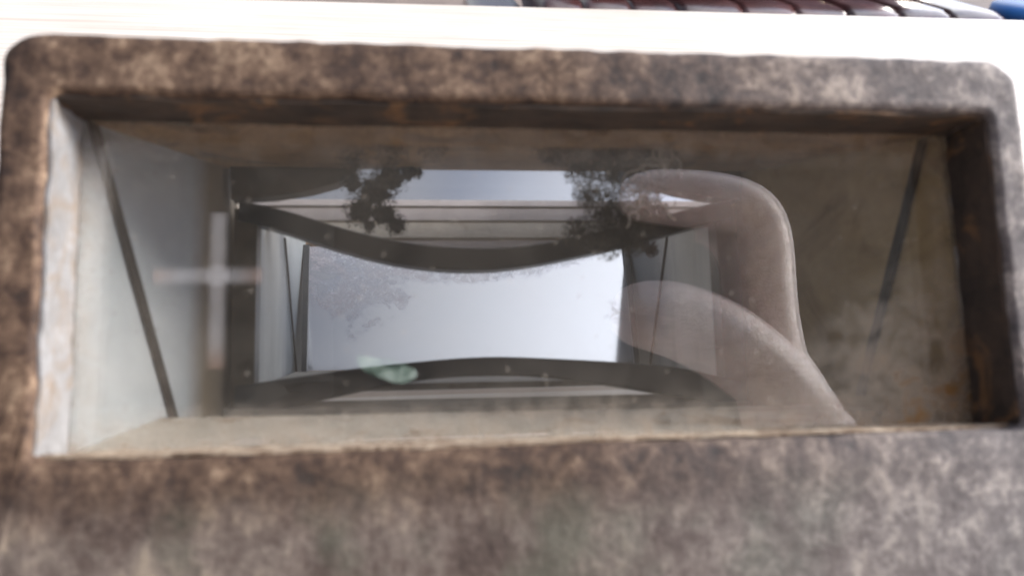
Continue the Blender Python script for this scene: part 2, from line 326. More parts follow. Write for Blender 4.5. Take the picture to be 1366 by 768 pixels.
def rrect(u0, u1, v0, v1, r, nu, nv, nc):
    """rounded rectangle, counter-clockwise, same point count for every size"""
    pts = []
    cs = [(u1-r, v1-r, 0), (u0+r, v1-r, 90), (u0+r, v0+r, 180), (u1-r, v0+r, 270)]
    for i, (cx, cy, a0) in enumerate(cs):
        for k in range(nc+1):
            a = R(a0 + 90*k/nc); pts.append((cx + r*math.cos(a), cy + r*math.sin(a)))
        nx = cs[(i+1) % 4]; n = nu if i in (0, 2) else nv
        a = R(a0+90); p0 = (cx + r*math.cos(a), cy + r*math.sin(a)); b = R(nx[2]); p1 = (nx[0] + r*math.cos(b), nx[1] + r*math.sin(b))
        for k in range(1, n): pts.append((p0[0]+(p1[0]-p0[0])*k/n, p0[1]+(p1[1]-p0[1])*k/n))
    return pts

# ------------------------------------------------------------------ ground and table
bm = bmesh.new()
vs = [bm.verts.new(p) for p in ((-60, -60, -0.62), (60, -60, -0.62), (60, 60, -0.62), (-60, 60, -0.62))]; bm.faces.new(vs)
tag(mesh_obj('floor', bm, FLOOR), kind='structure')

hw = empty('added_dark_wall', (0, -2.9, -0.62)); tag(hw, 'tall dark plastered wall added out of view behind the person to darken the glass', 'wall')  # unseen wall added to block the sky and darken the glass reflection
bm = hexa([Vector((x, y, z)) for z in (0, 4.9) for x, y in ((-3.4, -.3), (3.4, -.3), (3.4, 0), (-3.4, 0))]); bevel(bm, .01); mesh_obj('plaster', bm, m_plain('dark_plaster', (0.085, 0.078, 0.066), 0.9, 0.35, 3), hw)
bm = hexa([Vector((x, y, z)) for z in (4.9, 4.98) for x, y in ((-3.5, -.38), (3.5, -.38), (3.5, .08), (-3.5, .08))]); mesh_obj('coping', bm, m_plain('coping_stone', (0.3, 0.28, 0.25), 0.8), hw)
tb = empty('table', (0.1, 0.1, -0.62)); tag(tb, 'pale wooden table bleached white by the light under the brown viewing box', 'table')
def wq(pts, z0, z1, off=Vector((0.1, 0.1, -0.62)), bm=None):
    return hexa([Vector((x, y, z1))-off for x, y in pts] + [Vector((x, y, z0))-off for x, y in pts], bm)
bm = wq([(-0.75, -0.55), (1.35, -0.55), (1.35, 0.903), (-0.75, 0.784)], -0.032, 0.0); bevel(bm, 0.003)
mesh_obj('tabletop', bm, TABLE, tb)
for lx, ly in ((-0.66, -0.46), (1.22, -0.46), (1.22, 0.78), (-0.66, 0.68)):
    bm = wq([(lx, ly), (lx+.06, ly), (lx+.06, ly+.06), (lx, ly+.06)], -0.62, -0.032); bevel(bm, 0.004); mesh_obj('leg', bm, TABLE, tb)

# ------------------------------------------------------------------ the viewing box
BASE = Vector((0, 0.03, 0))
box = empty('viewing_box', BASE, (math.pi/2-PHI, 0, 0))
tag(box, 'weathered brown wooden viewing box with deep glazed window and mirror inside', 'viewing box')
rotm = Matrix.Rotation(math.pi/2-PHI, 4, 'X')
offs = rotm.inverted() @ (Vector((0, 0, HZ)) - BASE)      # window centre in the empty's axes
def part(name, bm, material, parent=None, smooth=False):
    o = mesh_obj(name, bm, material, box if parent is None else parent, smooth)
    if parent is None: o.location = offs
    return o

# front frame: a worn rounded board with the window cut through it
UO0, UO1, VO0, VO1 = -65.3, 64.3, -52.0, 28.6
bm = bmesh.new(); rows = []
NU, NV, NC = 90, 40, 8
def addrow(o, w):
    rows.append([bm.verts.new(L(x, y, w)) for x, y in rrect(*o, NU, NV, NC)])
O = (UO0, UO1, VO0, VO1); I = (-60.0, 60.0, -21.2, 21.2)
def lerp(k): return tuple(O[i] + (I[i]-O[i])*k for i in range(4))
rad = lambda k: 4.2 + (1.6-4.2)*k
for w in (9, 6, 3, 1.6): addrow((*O, 4.2), w)
addrow((O[0]+.15, O[1]-.15, O[2]+.15, O[3]-.15, 4.1), 0.6)
for k in (0.10, 0.25, 0.4, 0.55, 0.7, 0.85): addrow((*lerp(k), rad(k)), 0.0)
addrow((I[0]-.45, I[1]+.45, I[2]-.45, I[3]+.45, 1.8), 0.05)
addrow((*I, 1.6), 0.7)
for w in (1.4, 3, 6, 9): addrow((*I, 1.6), w)
n = len(rows[0])
for a, b in list(zip(rows, rows[1:])) + [(rows[-1], rows[0])]:
    for i in range(n): bm.faces.new((a[i], a[(i+1) % n], b[(i+1) % n], b[i]))
for v in bm.verts:
    c = v.co
    v.co += noise.noise_vector(c*420)*0.00022 + noise.noise_vector(c*190)*0.00016 + noise.noise_vector(c*60)*0.00022
part('front_frame', bm, WOOD, smooth=True)

# outer case behind the frame
zt = lambda v, w: HZ*1000 + v*CF - w*SF
def wbelow(v): return (HZ*1000 + v*CF)/SF                 # depth at which this height of the face meets the table
def side(u0, u1):
    poly = [(28.0, 9), (28.0, 52), (30.5, 60), (30.5, 138), (-10, 138)]
    w1 = 138; vlow = (w1*SF - HZ*1000)/CF
    poly = [(28.0, 9), (28.0, 52), (48 if u0 > 0 else 34, 58), (48 if u0 > 0 else 34, 138), (vlow+0.4, 138), ((60*SF-HZ*1000)/CF+.4, 60), (-51.5, 60), (-51.5, 9)]  # right side raised at the back to shade the left chamber wall
    bm = bmesh.new()
    a = [bm.verts.new(L(u0, v, w)) for v, w in poly]; b = [bm.verts.new(L(u1, v, w)) for v, w in poly]
    bm.faces.new(a); bm.faces.new(b[::-1])
    for i in range(len(poly)): bm.faces.new((a[i], b[i], b[(i+1) % len(poly)], a[(i+1) % len(poly)]))
    return bm
for u0, u1 in ((-65.0, -62.5), (61.8, 64.0)):
    part('side_panel', side(u0, u1), WOOD)
part('roof_panel', blk(-62.4, 61.7, 27.4, 28.1, 9.2, 47), WOOD)
bm = blk(-62.4, 61.7, -6, 33, 135, 138); bevel(bm, 0.0004); part('back_panel', bm, WOOD)
bm = blk(-62.4, 61.7, -51.4, -49, 9.2, 59); part('base_panel', bm, WOOD)

# cut liners: dirty lit tone painted left, shade painted above and right, crust below
for a_, mm, lb in (((-59.95, -59.5, -20.6, 20.6, 0.9, 9.0), PALER, 'dirty strip painted pale as lit along the left cut edge'), ((59.5, 59.95, -20.6, 20.6, 0.9, 9.0), RUST_SHADE, 'strip painted dark as shaded along the right cut edge'),
                   ((-59.4, 59.4, 20.75, 21.15, 0.9, 9.0), RUST_SHADE, 'strip painted dark as shaded along the upper cut edge'), ((-59.4, 59.4, -21.15, -20.75, 2.2, 9.0), CRUST, 'chalky strip along the lower cut edge')):
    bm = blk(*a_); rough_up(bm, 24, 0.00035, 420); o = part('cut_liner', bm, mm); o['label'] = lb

# first chamber: tapering side walls, ceiling, ledge
def wall(name, uA, uB, material, t, wA=10.3, wB=52, v0A=-22.4, v1A=22.4, v0B=-22, v1B=30):
    bm = hexa([L(uA, v0A, wA), L(uA, v1A, wA), L(uB, v1B, wB), L(uB, v0B, wB), L(uA+t, v0A, wA), L(uA+t, v1A, wA), L(uB+t, v1B, wB), L(uB+t, v0B, wB)])
    return part(name, bm, material)
lw = wall('inner_wall', -59.8, -49.6, LEFTW, -1.0); lw['label'] = 'pale grey left inner wall with shade painted in further back'
rw = wall('inner_wall', 59.8, 43.4, RIGHTW, 1.0); rw['label'] = 'brownish stained right inner wall'
def slot(uf, p0, p1, sgn, hw, parent):
    """a slim dark batten on a side wall from (v, w) to (v, w)"""
    (va, wa), (vb, wb) = p0, p1; bm = bmesh.new(); nseg = 10; loops = []
    for k in range(nseg+1):
        f = k/nseg; v = va+(vb-va)*f; w = wa+(wb-wa)*f; h = hw*(1+0.18*noise.noise(Vector((f*5, sgn, 0))))
        loops.append([bm.verts.new(L(uf(w)+sgn*q, v, w+d*h)) for q, d in ((-0.1, -1), (0.5, -0.8), (0.5, 0.8), (-0.1, 1))])
    for a, b in zip(loops, loops[1:]):
        for i in range(4): bm.faces.new((a[i], a[(i+1) % 4], b[(i+1) % 4], b[i]))
    bm.faces.new(loops[0]); bm.faces.new(loops[-1][::-1])
    return mesh_obj('mirror_slot', bm, STRIP, parent)
ul = lambda w: -59.8 + (w-10.3)/(41.7)*10.2
ur = lambda w: 59.8 - (w-10.3)/(41.7)*16.4
slot(ul, (22.5, 11), (-17.6, 33), 1, 1.5, lw)
slot(ur, (22.8, 12.2), (-16.8, 26.5), -1, 1.1, rw)
bm = hexa([L(-59.7, 21.25, 10.3), L(59.7, 21.25, 10.3), L(44.5, 26.0, 47.5), L(-50.5, 26.0, 47.5), L(-59.7, 22.2, 10.3), L(59.7, 22.2, 10.3), L(44.5, 27.3, 47.5), L(-50.5, 27.3, 47.5)])
part('ceiling', bm, ROOFW)
for wq0, vq in ((16, 22.2), (27, 23.9)):
    bm = hexa([L(-56, vq, wq0), L(55, vq, wq0), L(53, vq+.4, wq0+4), L(-55, vq+.4, wq0+4), L(-56, vq+1, wq0), L(55, vq+1, wq0), L(53, vq+1.3, wq0+4), L(-55, vq+1.3, wq0+4)])
    bevel(bm, 0.0003); part('ceiling_batten', bm, ROOFW)
bm = hexa([L(-59.7, -20.9, 10.3), L(59.7, -20.9, 10.3), L(51.2, -18.2, 29.5), L(-55.0, -17.3, 29.5), L(-59.7, -22, 10.3), L(59.7, -22, 10.3), L(51.2, -21, 29.5), L(-55.0, -21, 29.5)])
rough_up(bm, 12, 0.00012, 300); part('ledge', bm, LEDGE, smooth=False)
bm = hexa([L(-50.0, -16.4, 46), L(43.8, -17.6, 46), L(42.8, -15.9, 50.8), L(-49.6, -15.4, 50.8), L(-50.0, -24, 46), L(43.8, -24, 46), L(42.8, -22, 50.8), L(-49.6, -22, 50.8)])
bevel(bm, 0.0004); part('lower_sill', bm, SILL)
bm = blk(-55, 51, -26, -22.2, 29.6, 60); part('chamber_bottom', bm, BROWN)


# curved bars and posts of the inner frame
def curve_bar(name, upper, lower, w0, w1, material, r=0.0004):
    bm = bmesh.new(); us = [-48.2 + i*(88.8+1.6)/44 for i in range(45)]
    def at(c, u):
        for (a, va), (b, vb) in zip(c, c[1:]):
            if a <= u <= b:
                f = (u-a)/(b-a); return va + (vb-va)*f
        return c[0][1] if u < c[0][0] else c[-1][1]
    def sm(c, u): return sum(at(c, u+d) for d in (-4, -2, 0, 2, 4))/5
    loops = []
    for u in us:
        a, b = sm(upper, u), sm(lower, u)
        loops.append([bm.verts.new(L(u, a-.15, w0)), bm.verts.new(L(u, a, w0+.2)), bm.verts.new(L(u, a, w1)), bm.verts.new(L(u, b, w1)), bm.verts.new(L(u, b, w0+.35)), bm.verts.new(L(u, b+.35, w0))])
    for a, b in zip(loops, loops[1:]):
        for i in range(6): bm.faces.new((a[i], a[(i+1) % 6], b[(i+1) % 6], b[i]))
    bm.faces.new(loops[0]); bm.faces.new(loops[-1][::-1])
    return part(name, bm, material)
TU = [(-50, 20.2), (-47.5, 19.6), (-40.9, 18.4), (-31.7, 15.2), (-23.6, 13.1), (-17.9, 11.9), (-6.5, 11.1), (0.2, 11.3), (6.1, 12.0), (26.4, 16.6), (34.8, 18.9), (40.3, 20.1), (43, 20.6)]
TL = [(-50, 16.6), (-44.2, 15.5), (-39.1, 13.8), (-34.4, 12.1), (-29.2, 10.4), (-23.6, 8.9), (-17.9, 7.8), (-12.3, 7.2), (-6.6, 7.0), (-.2, 7.4), (6, 8.4), (13.9, 9.9), (20.4, 11.4), (26.9, 12.9), (34.6, 15.1), (36.5, 15.6), (43, 16.8)]
BU = [(-50, -12.9), (-43.4, -11.9), (-38.2, -11.3), (-32.8, -10.6), (-27.3, -9.9), (-18.9, -9.2), (-12.6, -8.7), (-6.1, -8.4), (-.6, -8.5), (5.5, -8.9), (13.2, -9.4), (27.5, -10.6), (33, -11.6), (36.6, -12.6), (43, -14)]
BL = [(-50, -18.5), (-40, -16.6), (-25.5, -13.7), (-20, -12.7), (-12.6, -11.8), (-.7, -11.8), (5.3, -12.2), (11, -13.1), (16.9, -14), (30, -16.4), (43, -18.6)]
tbar = curve_bar('curved_bar', TU, TL, 46.2, 50.2, BLACK); tbar['label'] = 'upper black bar curving downwards'
bbar = curve_bar('curved_bar', BU, BL, 46.2, 50.2, BLACK); bbar['label'] = 'lower black bar curving upwards'
for u0, u1, v1 in ((-49.0, -45.1, 19.4), (39.0, 43.2, 20.2)):
    bm = hexa([L(u0, -17, 46.6), L(u1, -17, 46.6), L(u1, v1-1, 46.6), L(u0, v1-1, 46.6), L(u0, -17, 50.6), L(u1, -17, 50.6), L(u1, v1-1, 50.6), L(u0, v1-1, 50.6)])
    bevel(bm, 0.0003); part('frame_post', bm, BROWN)
def wedge(pts, name='reflection_wedge'):  # solid wedge standing in for the curved bar's reflection
    bm = bmesh.new(); a = [bm.verts.new(L(x, y, 45.6)) for x, y in pts]; b = [bm.verts.new(L(x, y, 49.6)) for x, y in pts]
    bm.faces.new(a); bm.faces.new(b[::-1])
    for i in range(len(pts)): bm.faces.new((a[i], b[i], b[(i+1) % len(pts)], a[(i+1) % len(pts)]))
    part(name, bm, BROWN)
wedge([(-49.8, 28.2), (-26.5, 28.2), (-28.0, 24.6), (-31.5, 22.8), (-36, 21.5), (-42, 20.5), (-49.4, 20.0)])
wedge([(44.4, 28.4), (22.5, 28.2), (23.6, 24.8), (27, 23.0), (32, 21.7), (38, 20.6), (43.8, 20.2)])

# lintel with mouldings behind the upper bar, and the slim mirror above it
far = lambda c, w, d: [(-17.92 + (u+17.92)*(w+93.65)/142.6, -14.97 + (v+14.97)*(w+93.65)/142.6 + d) for u, v in c]
LOW = far(TL, 57, 1.0)
def lint_at(u):
    for (a, va), (b, vb) in zip(LOW, LOW[1:]):
        if a <= u <= b: return va + (vb-va)*(u-a)/(b-a)
    return LOW[0][1] if u < 0 else LOW[-1][1]
def lint_bar(name, v0, v1, w0, w1, material, parent=None):
    us = [-50 + i*95.2/60 for i in range(61)]
    runs = [u for u in us if lint_at(u) < v1-0.3]
    bm = bmesh.new(); loops = []
    for u in runs:
        lo = max(v0, lint_at(u)); loops.append([bm.verts.new(L(u, v, w)) for v, w in ((lo, w0), (v1, w0+.12), (v1, w1), (lo, w1))])
    for a, b in zip(loops, loops[1:]):
        for i in range(4): bm.faces.new((a[i], a[(i+1) % 4], b[(i+1) % 4], b[i]))
    bm.faces.new(loops[0]); bm.faces.new(loops[-1][::-1])
    return part(name, bm, material) if parent is None else mesh_obj(name, bm, material, parent)
lin = lint_bar('lintel', 5, 22.2, 56.8, 60, LINT)
for v0, v1, w0, m_ in ((21.4, 22.6, 56.3, MAUVE), (18.6, 21.0, 56.5, MAUVE), (15.2, 18.1, 56.5, LINT), (9, 14.6, 56.6, MAUVE)):
    lint_bar('moulding', v0, v1, w0, 56.79, m_, lin)
def tilted(name, u0, u1, v0, v1, wmid, tilt, th, material, parent=None, t0=None, t1=None):
    """flat plate between two heights, its top edge tilted away from the window"""
    h = (v1-v0)*math.tan(tilt); w0, w1 = wmid-h/2, wmid+h/2
    t0 = u0 if t0 is None else t0; t1 = u1 if t1 is None else t1
    bm = hexa([L(u0, v0, w0), L(u1, v0, w0), L(t1, v1, w1), L(t0, v1, w1), L(u0, v0, w0+th), L(u1, v0, w0+th), L(t1, v1, w1+th), L(t0, v1, w1+th)])
    return part(name, bm, material, parent)
tilted('strip_mirror', -47, 43, 22.7, 34.2, 63.6, R(33), 1.2, STRIPM)

# second chamber with the old spotted mirror
MT = 24.0
MIRR = m_mirror('spotted_mirror', 0.0125)
mr = tilted('main_mirror', -42.6, 35.4, -8.6, MT, 103, R(29), 1.5, MIRR, None, -44.6, 38.9)
mr['label'] = 'old spotted mirror reflecting the cloudy sky'
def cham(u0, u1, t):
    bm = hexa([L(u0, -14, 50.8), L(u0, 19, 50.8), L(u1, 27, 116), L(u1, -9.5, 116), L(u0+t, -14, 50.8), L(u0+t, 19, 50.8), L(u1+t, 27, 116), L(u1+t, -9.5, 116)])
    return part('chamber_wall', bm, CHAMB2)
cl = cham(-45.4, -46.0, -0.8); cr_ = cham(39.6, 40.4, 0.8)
def line(u, p0, p1, sgn, parent):
    (va, wa), (vb, wb) = p0, p1
    bm = hexa([L(u, va, wa), L(u, va, wa+0.8), L(u, vb, wb+0.8), L(u, vb, wb), L(u+sgn*.35, va, wa), L(u+sgn*.35, va, wa+0.8), L(u+sgn*.35, vb, wb+0.8), L(u+sgn*.35, vb, wb)])
    mesh_obj('dark_seam', bm, STRIP, parent)
line(-45.5, (19.5, 78), (-10.5, 98), 1, cl); line(39.9, (19.5, 77), (-10.5, 96), -1, cr_)
for u0, u1, t0, t1 in ((-43.6, -42.4, -45.9, -44.4), (35.2, 36.4, 38.7, 40.2)):
    tilted('mirror_edge', u0, u1, -8.8, MT+.3, 101.8, R(29), 2.6, BLACK, None, t0, t1)
bm = hexa([L(-45.2, -12.6, 51.1), L(39.4, -13.0, 51.1), L(38.6, -8.9, 95), L(-45, -8.7, 95), L(-45.2, -14, 51), L(39.4, -14, 51), L(38.6, -11, 95), L(-45, -11, 95)])
part('chamber_floor', bm, SILL)

# glass pane with a pale translucent cross on it
bm = blk(-60.0, 60.0, -21.0, 21.1, 9.05, 10.2); pane = part('glass_pane', bm, GLASS)
pane['label'] = 'dusty window glass reflecting a hand'
for n_, (u0, u1, v0, v1), w0 in (('upright', (-43.9, -41.2, -11.0, 8.9), 8.95), ('across', (-50.3, -37.0, -0.6, 2.1), 8.86)):
    bm = blk(u0, u1, v0, v1, w0, w0+0.06); o = mesh_obj('cross_strip', bm, CROSS, pane)

# ------------------------------------------------------------------ things modelled inside the box; clumps stand in for dark reflections
def clump(name, blobs, count, smin, smax, material, label, cat, core=True, seed=1):  # crumbs shaped to stand in for dark reflections in the glass
    rnd = random.Random(seed)
    c0 = bw(*blobs[0][0]); root = empty(name, c0, (math.pi/2-PHI, 0, 0)); tag(root, label, cat)
    bm = bmesh.new(); cen = Vector(blobs[0][0])
    tot = sum(b[1]**2 for b in blobs)
    for (ctr, rad_, flat) in blobs:
        g = bmesh.ops.create_icosphere(bm, subdivisions=3, radius=1)['verts'] if core else ()
        for v in g:
            d = v.co.copy(); k = rad_*(.50 + .34*noise.noise(d*1.7 + Vector(ctr)) + .22*noise.noise(d*4.5 + Vector(ctr)))
            q = Vector(ctr) - cen + Vector((d.x, d.y, d.z*flat))*k; v.co = Vector((q.x, q.y, -q.z))*.001
        for _ in range(int(count*rad_**2/tot)):
            d = Vector((rnd.gauss(0, 1), rnd.gauss(0, 1), rnd.gauss(0, 1))).normalized()*rad_*rnd.random()**0.62; d.z *= flat
            q = Vector(ctr) - cen + d; s_ = rnd.uniform(smin, smax)
            ax = Vector((rnd.gauss(0, 1), rnd.gauss(0, 1), rnd.gauss(0, 1))).normalized(); bx = ax.orthogonal().normalized(); cx_ = ax.cross(bx)
            ps = [q + bx*s_*rnd.uniform(.7, 1.2), q + cx_*s_*rnd.uniform(.4, .8) + ax*s_*.3, q - bx*s_*rnd.uniform(.6, 1.2), q - cx_*s_*rnd.uniform(.4, .8) + ax*s_*.2]
            bm.faces.new([bm.verts.new(Vector((p.x, p.y, -p.z))*0.001) for p in ps])
    o = mesh_obj('crumbs', bm, material, root); o['kind'] = 'stuff'
    return root, cen
clump('dark_reflection', [((-24.5, 20.8, 44.6), 4.4, .35), ((-21.8, 23.4, 44.4), 3.6, .35), ((-18.6, 24.9, 44.4), 2.4, .35), ((-16.8, 24.6, 44.4), 1.3, .35), ((-27.2, 17.6, 44.8), 3.4, .35), ((-23.0, 17.0, 44.8), 3.0, .35), ((-28.4, 22.6, 44.6), 2.6, .35), ((-20.6, 15.0, 44.8), 2.4, .35), ((-25.6, 14.9, 44.8), 1.6, .35)],
      5200, .08, .34, BLACK_REFL, 'small black clump standing in for a dark reflection over the upper curved bar left of centre', 'reflection', seed=3)
clump('brown_reflection', [((5.0, 24.4, 25), 4.6, .3), ((12.5, 24.6, 25), 5.4, .3), ((20.5, 23.4, 25), 5.0, .3), ((8.6, 20.0, 25.4), 3.2, .3), ((14.0, 19.0, 25.4), 5.0, .3), ((19.0, 17.6, 25.4), 4.2, .3), ((9.4, 15.8, 25.6), 2.6, .3), ((13.0, 13.0, 25.6), 4.2, .3), ((17.6, 12.0, 25.6), 3.6, .3), ((8.2, 9.6, 26), 3.0, .3), ((12.6, 8.6, 26), 3.4, .3), ((17.0, 8.2, 26), 2.6, .3)],
      30000, .07, .30, BROWN_REFL, 'large grey brown clump standing in for a dark reflection under the ceiling right of centre', 'moss', seed=7, core=False)
clump('brown_reflection', [((25.0, 17.4, 44.2), 3.3, .35), ((21.5, 15.4, 44.2), 2.6, .35), ((28.0, 17.6, 44.2), 1.8, .35), ((23.2, 12.0, 44.2), 1.9, .35), ((25.4, 10.4, 44.2), 1.6, .35)],
      1700, .12, .45, PINK, 'small reddish clump standing in for a dark reflection where the curved bar meets the right chamber wall', 'moss', seed=11)
clump('dark_reflection', [((-14.5, 23.4, 25.0), 3.0, .3), ((-21, 23.6, 25.0), 3.4, .3), ((-27, 20.5, 25.0), 2.8, .3), ((-22, 18.6, 25.4), 2.6, .3)],
      2600, .08, .32, BROWN_REFL, 'thin grey crumbs standing in for a reflection under the ceiling above the black clump', 'reflection', seed=13, core=False)
def tube(bm, pts, r, sides=5):
    loops = []
    for i, p in enumerate(pts):
        d = (pts[min(i+1, len(pts)-1)] - pts[max(i-1, 0)]).normalized(); a = d.orthogonal().normalized(); b = d.cross(a)
        loops.append([bm.verts.new(p + (a*math.cos(k*2*math.pi/sides) + b*math.sin(k*2*math.pi/sides))*r) for k in range(sides)])
    for x, y in zip(loops, loops[1:]):
        for k in range(sides): bm.faces.new((x[k], x[(k+1) % sides], y[(k+1) % sides], y[k]))
    bm.faces.new(loops[0]); bm.faces.new(loops[-1][::-1])
cw = empty('cobweb', bw(19.5, 18, 23), (math.pi/2-PHI, 0, 0)); tag(cw, 'pale curling cobweb threads in front of the large brown clump', 'cobweb')
bm = bmesh.new(); rnd = random.Random(5)
for s_ in range(16):
    p = Vector((rnd.uniform(-4, 5), rnd.uniform(-7, 6), rnd.uniform(-.6, .6))); a = rnd.uniform(0, 6.28); pts = []
    for k in range(10):
        pts.append(Vector((p.x, p.y, p.z))*0.001); a += rnd.uniform(-.5, .9); p += Vector((math.cos(a), math.sin(a), rnd.uniform(-.2, .2)))*.55
    tube(bm, pts, 0.00010 + 0.00012*rnd.random())
o = mesh_obj('thread', bm, PALE, cw, True); o['kind'] = 'stuff'

# thin green patch painted in as a reflection on the glass
bm = bmesh.new(); ctr = Vector((-19.8, -11.4)); top = []; bot = []
for k in range(22):
    a = k/22*2*math.pi; rr = 1 + .35*noise.noise(Vector((math.cos(a)*1.5, math.sin(a)*1.5, 3)))
    x = 4.0*math.cos(a)*rr; y = 1.3*math.sin(a)*rr - x*0.26
    top.append(bm.verts.new(Vector((x, y, .09))*.001)); bot.append(bm.verts.new(Vector((x, y, 0))*.001))
bm.faces.new(top); bm.faces.new(bot[::-1])
for k in range(22): bm.faces.new((top[k], bot[k], bot[(k+1) % 22], top[(k+1) % 22]))
o = mesh_obj('green_reflection', bm, GREEN); o.location = bw(ctr.x*1.08, ctr.y*1.0, 8.9); o.rotation_euler = (math.pi/2-PHI, 0, 0)
tag(o, 'small pale green reflection painted low on the window glass', 'leaf')

# ------------------------------------------------------------------ hand and phone, facing the glass beside the lens
def skin(name, verts, edges, radii, root, material, parent=None, sub=2):
    me = bpy.data.meshes.new(name); me.from_pydata([Vector(v) for v in verts], edges, [])
    o = bpy.data.objects.new(name, me); col.objects.link(o)
    md = o.modifiers.new('s', 'SKIN'); md.use_smooth_shade = True
    for i, r in enumerate(radii): me.skin_vertices[0].data[i].radius = (r, r) if not isinstance(r, tuple) else r
    for i in range(len(verts)): me.skin_vertices[0].data[i].use_root = (i == root)
    ss = o.modifiers.new('ss', 'SUBSURF'); ss.levels = sub; ss.render_levels = sub
    bpy.context.view_layer.update()
    dg = bpy.context.evaluated_depsgraph_get(); m2 = bpy.data.meshes.new_from_object(o.evaluated_get(dg))
    o.modifiers.clear(); o.data = m2; m2.materials.clear(); m2.materials.append(material)
    for p in m2.polygons: p.use_smooth = True
    if parent: o.parent = parent
    return o
A = lambda u, v, wi: bw(-17.92 + (u+17.92)*1.07, -14.97 + (v+14.97)*1.07, 17.2 - (wi+14))       # place by the depth of the reflection
hv, he, hr = [], [], []
def chain(pts, rs, start=None):
    prev = start
    for p, r in zip(pts, rs):
        hv.append(A(*p)); hr.append(r*0.001); i = len(hv)-1
        if prev is not None: he.append((prev, i))
        prev = i
    return prev
wrist = chain([(112, -78, 120)], [19])
palm = chain([(100, -44, 116)], [21], wrist)
m1 = chain([(80.5, -22, 112)], [13], palm)
chain([(76.5, -8, 109), (75, 10, 107), (76.5, 27, 106), (72.5, 34.0, 106), (59, 35.5, 105), (47, 36.5, 105), (36, 36, 105)], [12, 10.8, 10.4, 10.2, 9.2, 8.4, 6.6], m1)
m2_ = chain([(92, -20, 126)], [13], palm)
chain([(84, -4, 127), (80, 16, 126), (79, 31, 124), (72, 38, 122), (58, 40, 120), (44, 40, 118)], [10.5, 9.2, 9, 8.6, 8, 6.4], m2_)
m3 = chain([(99, -26, 138)], [12], palm)
chain([(92, -8, 142), (87, 10, 141), (84, 26, 138), (76, 34, 134), (62, 36, 130)], [10, 8.8, 8.6, 8, 6.4], m3)
m4 = chain([(106, -34, 148)], [11], palm)
chain([(99, -20, 154), (94, -4, 154), (90, 10, 150), (82, 18, 146)], [9, 8, 7.4, 6], m4)
th0 = chain([(87, -32, 104)], [14], palm)
chain([(78, -18, 97), (64.5, -6.0, 95.5), (53, 0.5, 95), (42, 4.0, 95), (30, 4.0, 95.2)], [11.4, 11.8, 11.6, 10.8, 7.8], th0)
def body_chain(pts, start=None):
    prev = start
    for p, rr in pts:
        hv.append(Vector(p)); hr.append(rr); i = len(hv)-1
        if prev is not None: he.append((prev, i))
        prev = i
    return prev
hr = [h if isinstance(h, tuple) else (h, h) for h in hr]
sh_r = body_chain([((0.262, -0.36, 0.085), (.036, .036)), ((0.245, -0.50, 0.26), (.046, .046)), ((0.195, -0.63, 0.43), (.062, .06))], wrist)
chest = body_chain([((0.0, -0.66, 0.40), (.15, .115))], sh_r)
neck = body_chain([((0.0, -0.565, 0.50), (.062, .062)), ((0.0, -0.525, 0.535), (.075, .085)), ((0.0, -0.49, 0.60), (.078, .098)), ((0.0, -0.495, 0.665), (.056, .068))], chest)
sh_l = body_chain([((-0.195, -0.63, 0.43), (.062, .06)), ((-0.29, -0.56, 0.21), (.046, .046)), ((-0.27, -0.42, 0.045), (.034, .034)), ((-0.25, -0.34, 0.024), (.027, .022)), ((-0.245, -0.30, 0.020), (.034, .016))], chest)
for dx in (-.030, -.010, .010, .030):
    body_chain([((-0.245+dx, -0.258, 0.019), (.0095, .0095)), ((-0.245+dx*1.2, -0.228, 0.016), (.0088, .0088)), ((-0.245+dx*1.25, -0.205, 0.010), (.007, .007))], sh_l)
body_chain([((-0.205, -0.305, 0.016), (.011, .011)), ((-0.19, -0.275, 0.012), (.0085, .0085))], sh_l)
pelvis = body_chain([((0.0, -0.80, 0.24), (.135, .105)), ((0.0, -0.92, 0.10), (.145, .115))], chest)
for sx in (-1, 1):
    body_chain([((sx*.10, -0.95, 0.02), (.085, .085)), ((sx*.115, -0.86, -0.24), (.060, .060)), ((sx*.12, -0.93, -0.53), (.042, .042)), ((sx*.125, -0.86, -0.588), (.036, .030)), ((sx*.13, -0.76, -0.598), (.038, .022))], pelvis)
per = empty('person', (0, -0.9, -0.62)); tag(per, 'person in dark clothes bending over the box with one hand curled round a phone', 'person')
def keep(o): o.location = -Vector(per.location); return o
body = keep(skin('body', hv, he, hr, pelvis, SKIN, per))
SHIRT = m_plain('dark_brown_shirt', (0.040, 0.034, 0.032), 0.9, 0.3, 60); TROUS = m_plain('dark_trousers', (0.022, 0.024, 0.032), 0.9, 0.3, 60); HAIR = m_plain('dark_hair', (0.02, 0.014, 0.010), 0.6, 0.4, 300)
keep(skin('shirt', [(0, -.94, .06), (0, -.80, .24), (0, -.66, .40), (0, -.60, .505), (.195, -.63, .43), (.247, -.50, .26), (.258, -.40, .135), (-.195, -.63, .43), (-.29, -.56, .21), (-.276, -.45, .08)],
     [(0, 1), (1, 2), (2, 3), (2, 4), (4, 5), (5, 6), (2, 7), (7, 8), (8, 9)], [(.175, .150), (.172, .142), (.190, .155), (.090, .088), (.076, .074), (.060, .060), (.050, .050), (.076, .074), (.060, .060), (.047, .047)], 2, SHIRT, per))
keep(skin('trousers', [(0, -.905, .11), (0, -.94, .05), (.10, -.95, 0.0), (.115, -.86, -.24), (.12, -.93, -.52), (-.10, -.95, 0.0), (-.115, -.86, -.24), (-.12, -.93, -.52)],
     [(0, 1), (1, 2), (2, 3), (3, 4), (1, 5), (5, 6), (6, 7)], [(.158, .128), (.155, .13), (.098, .098), (.074, .074), (.060, .060), (.098, .098), (.074, .074), (.060, .060)], 0, TROUS, per))
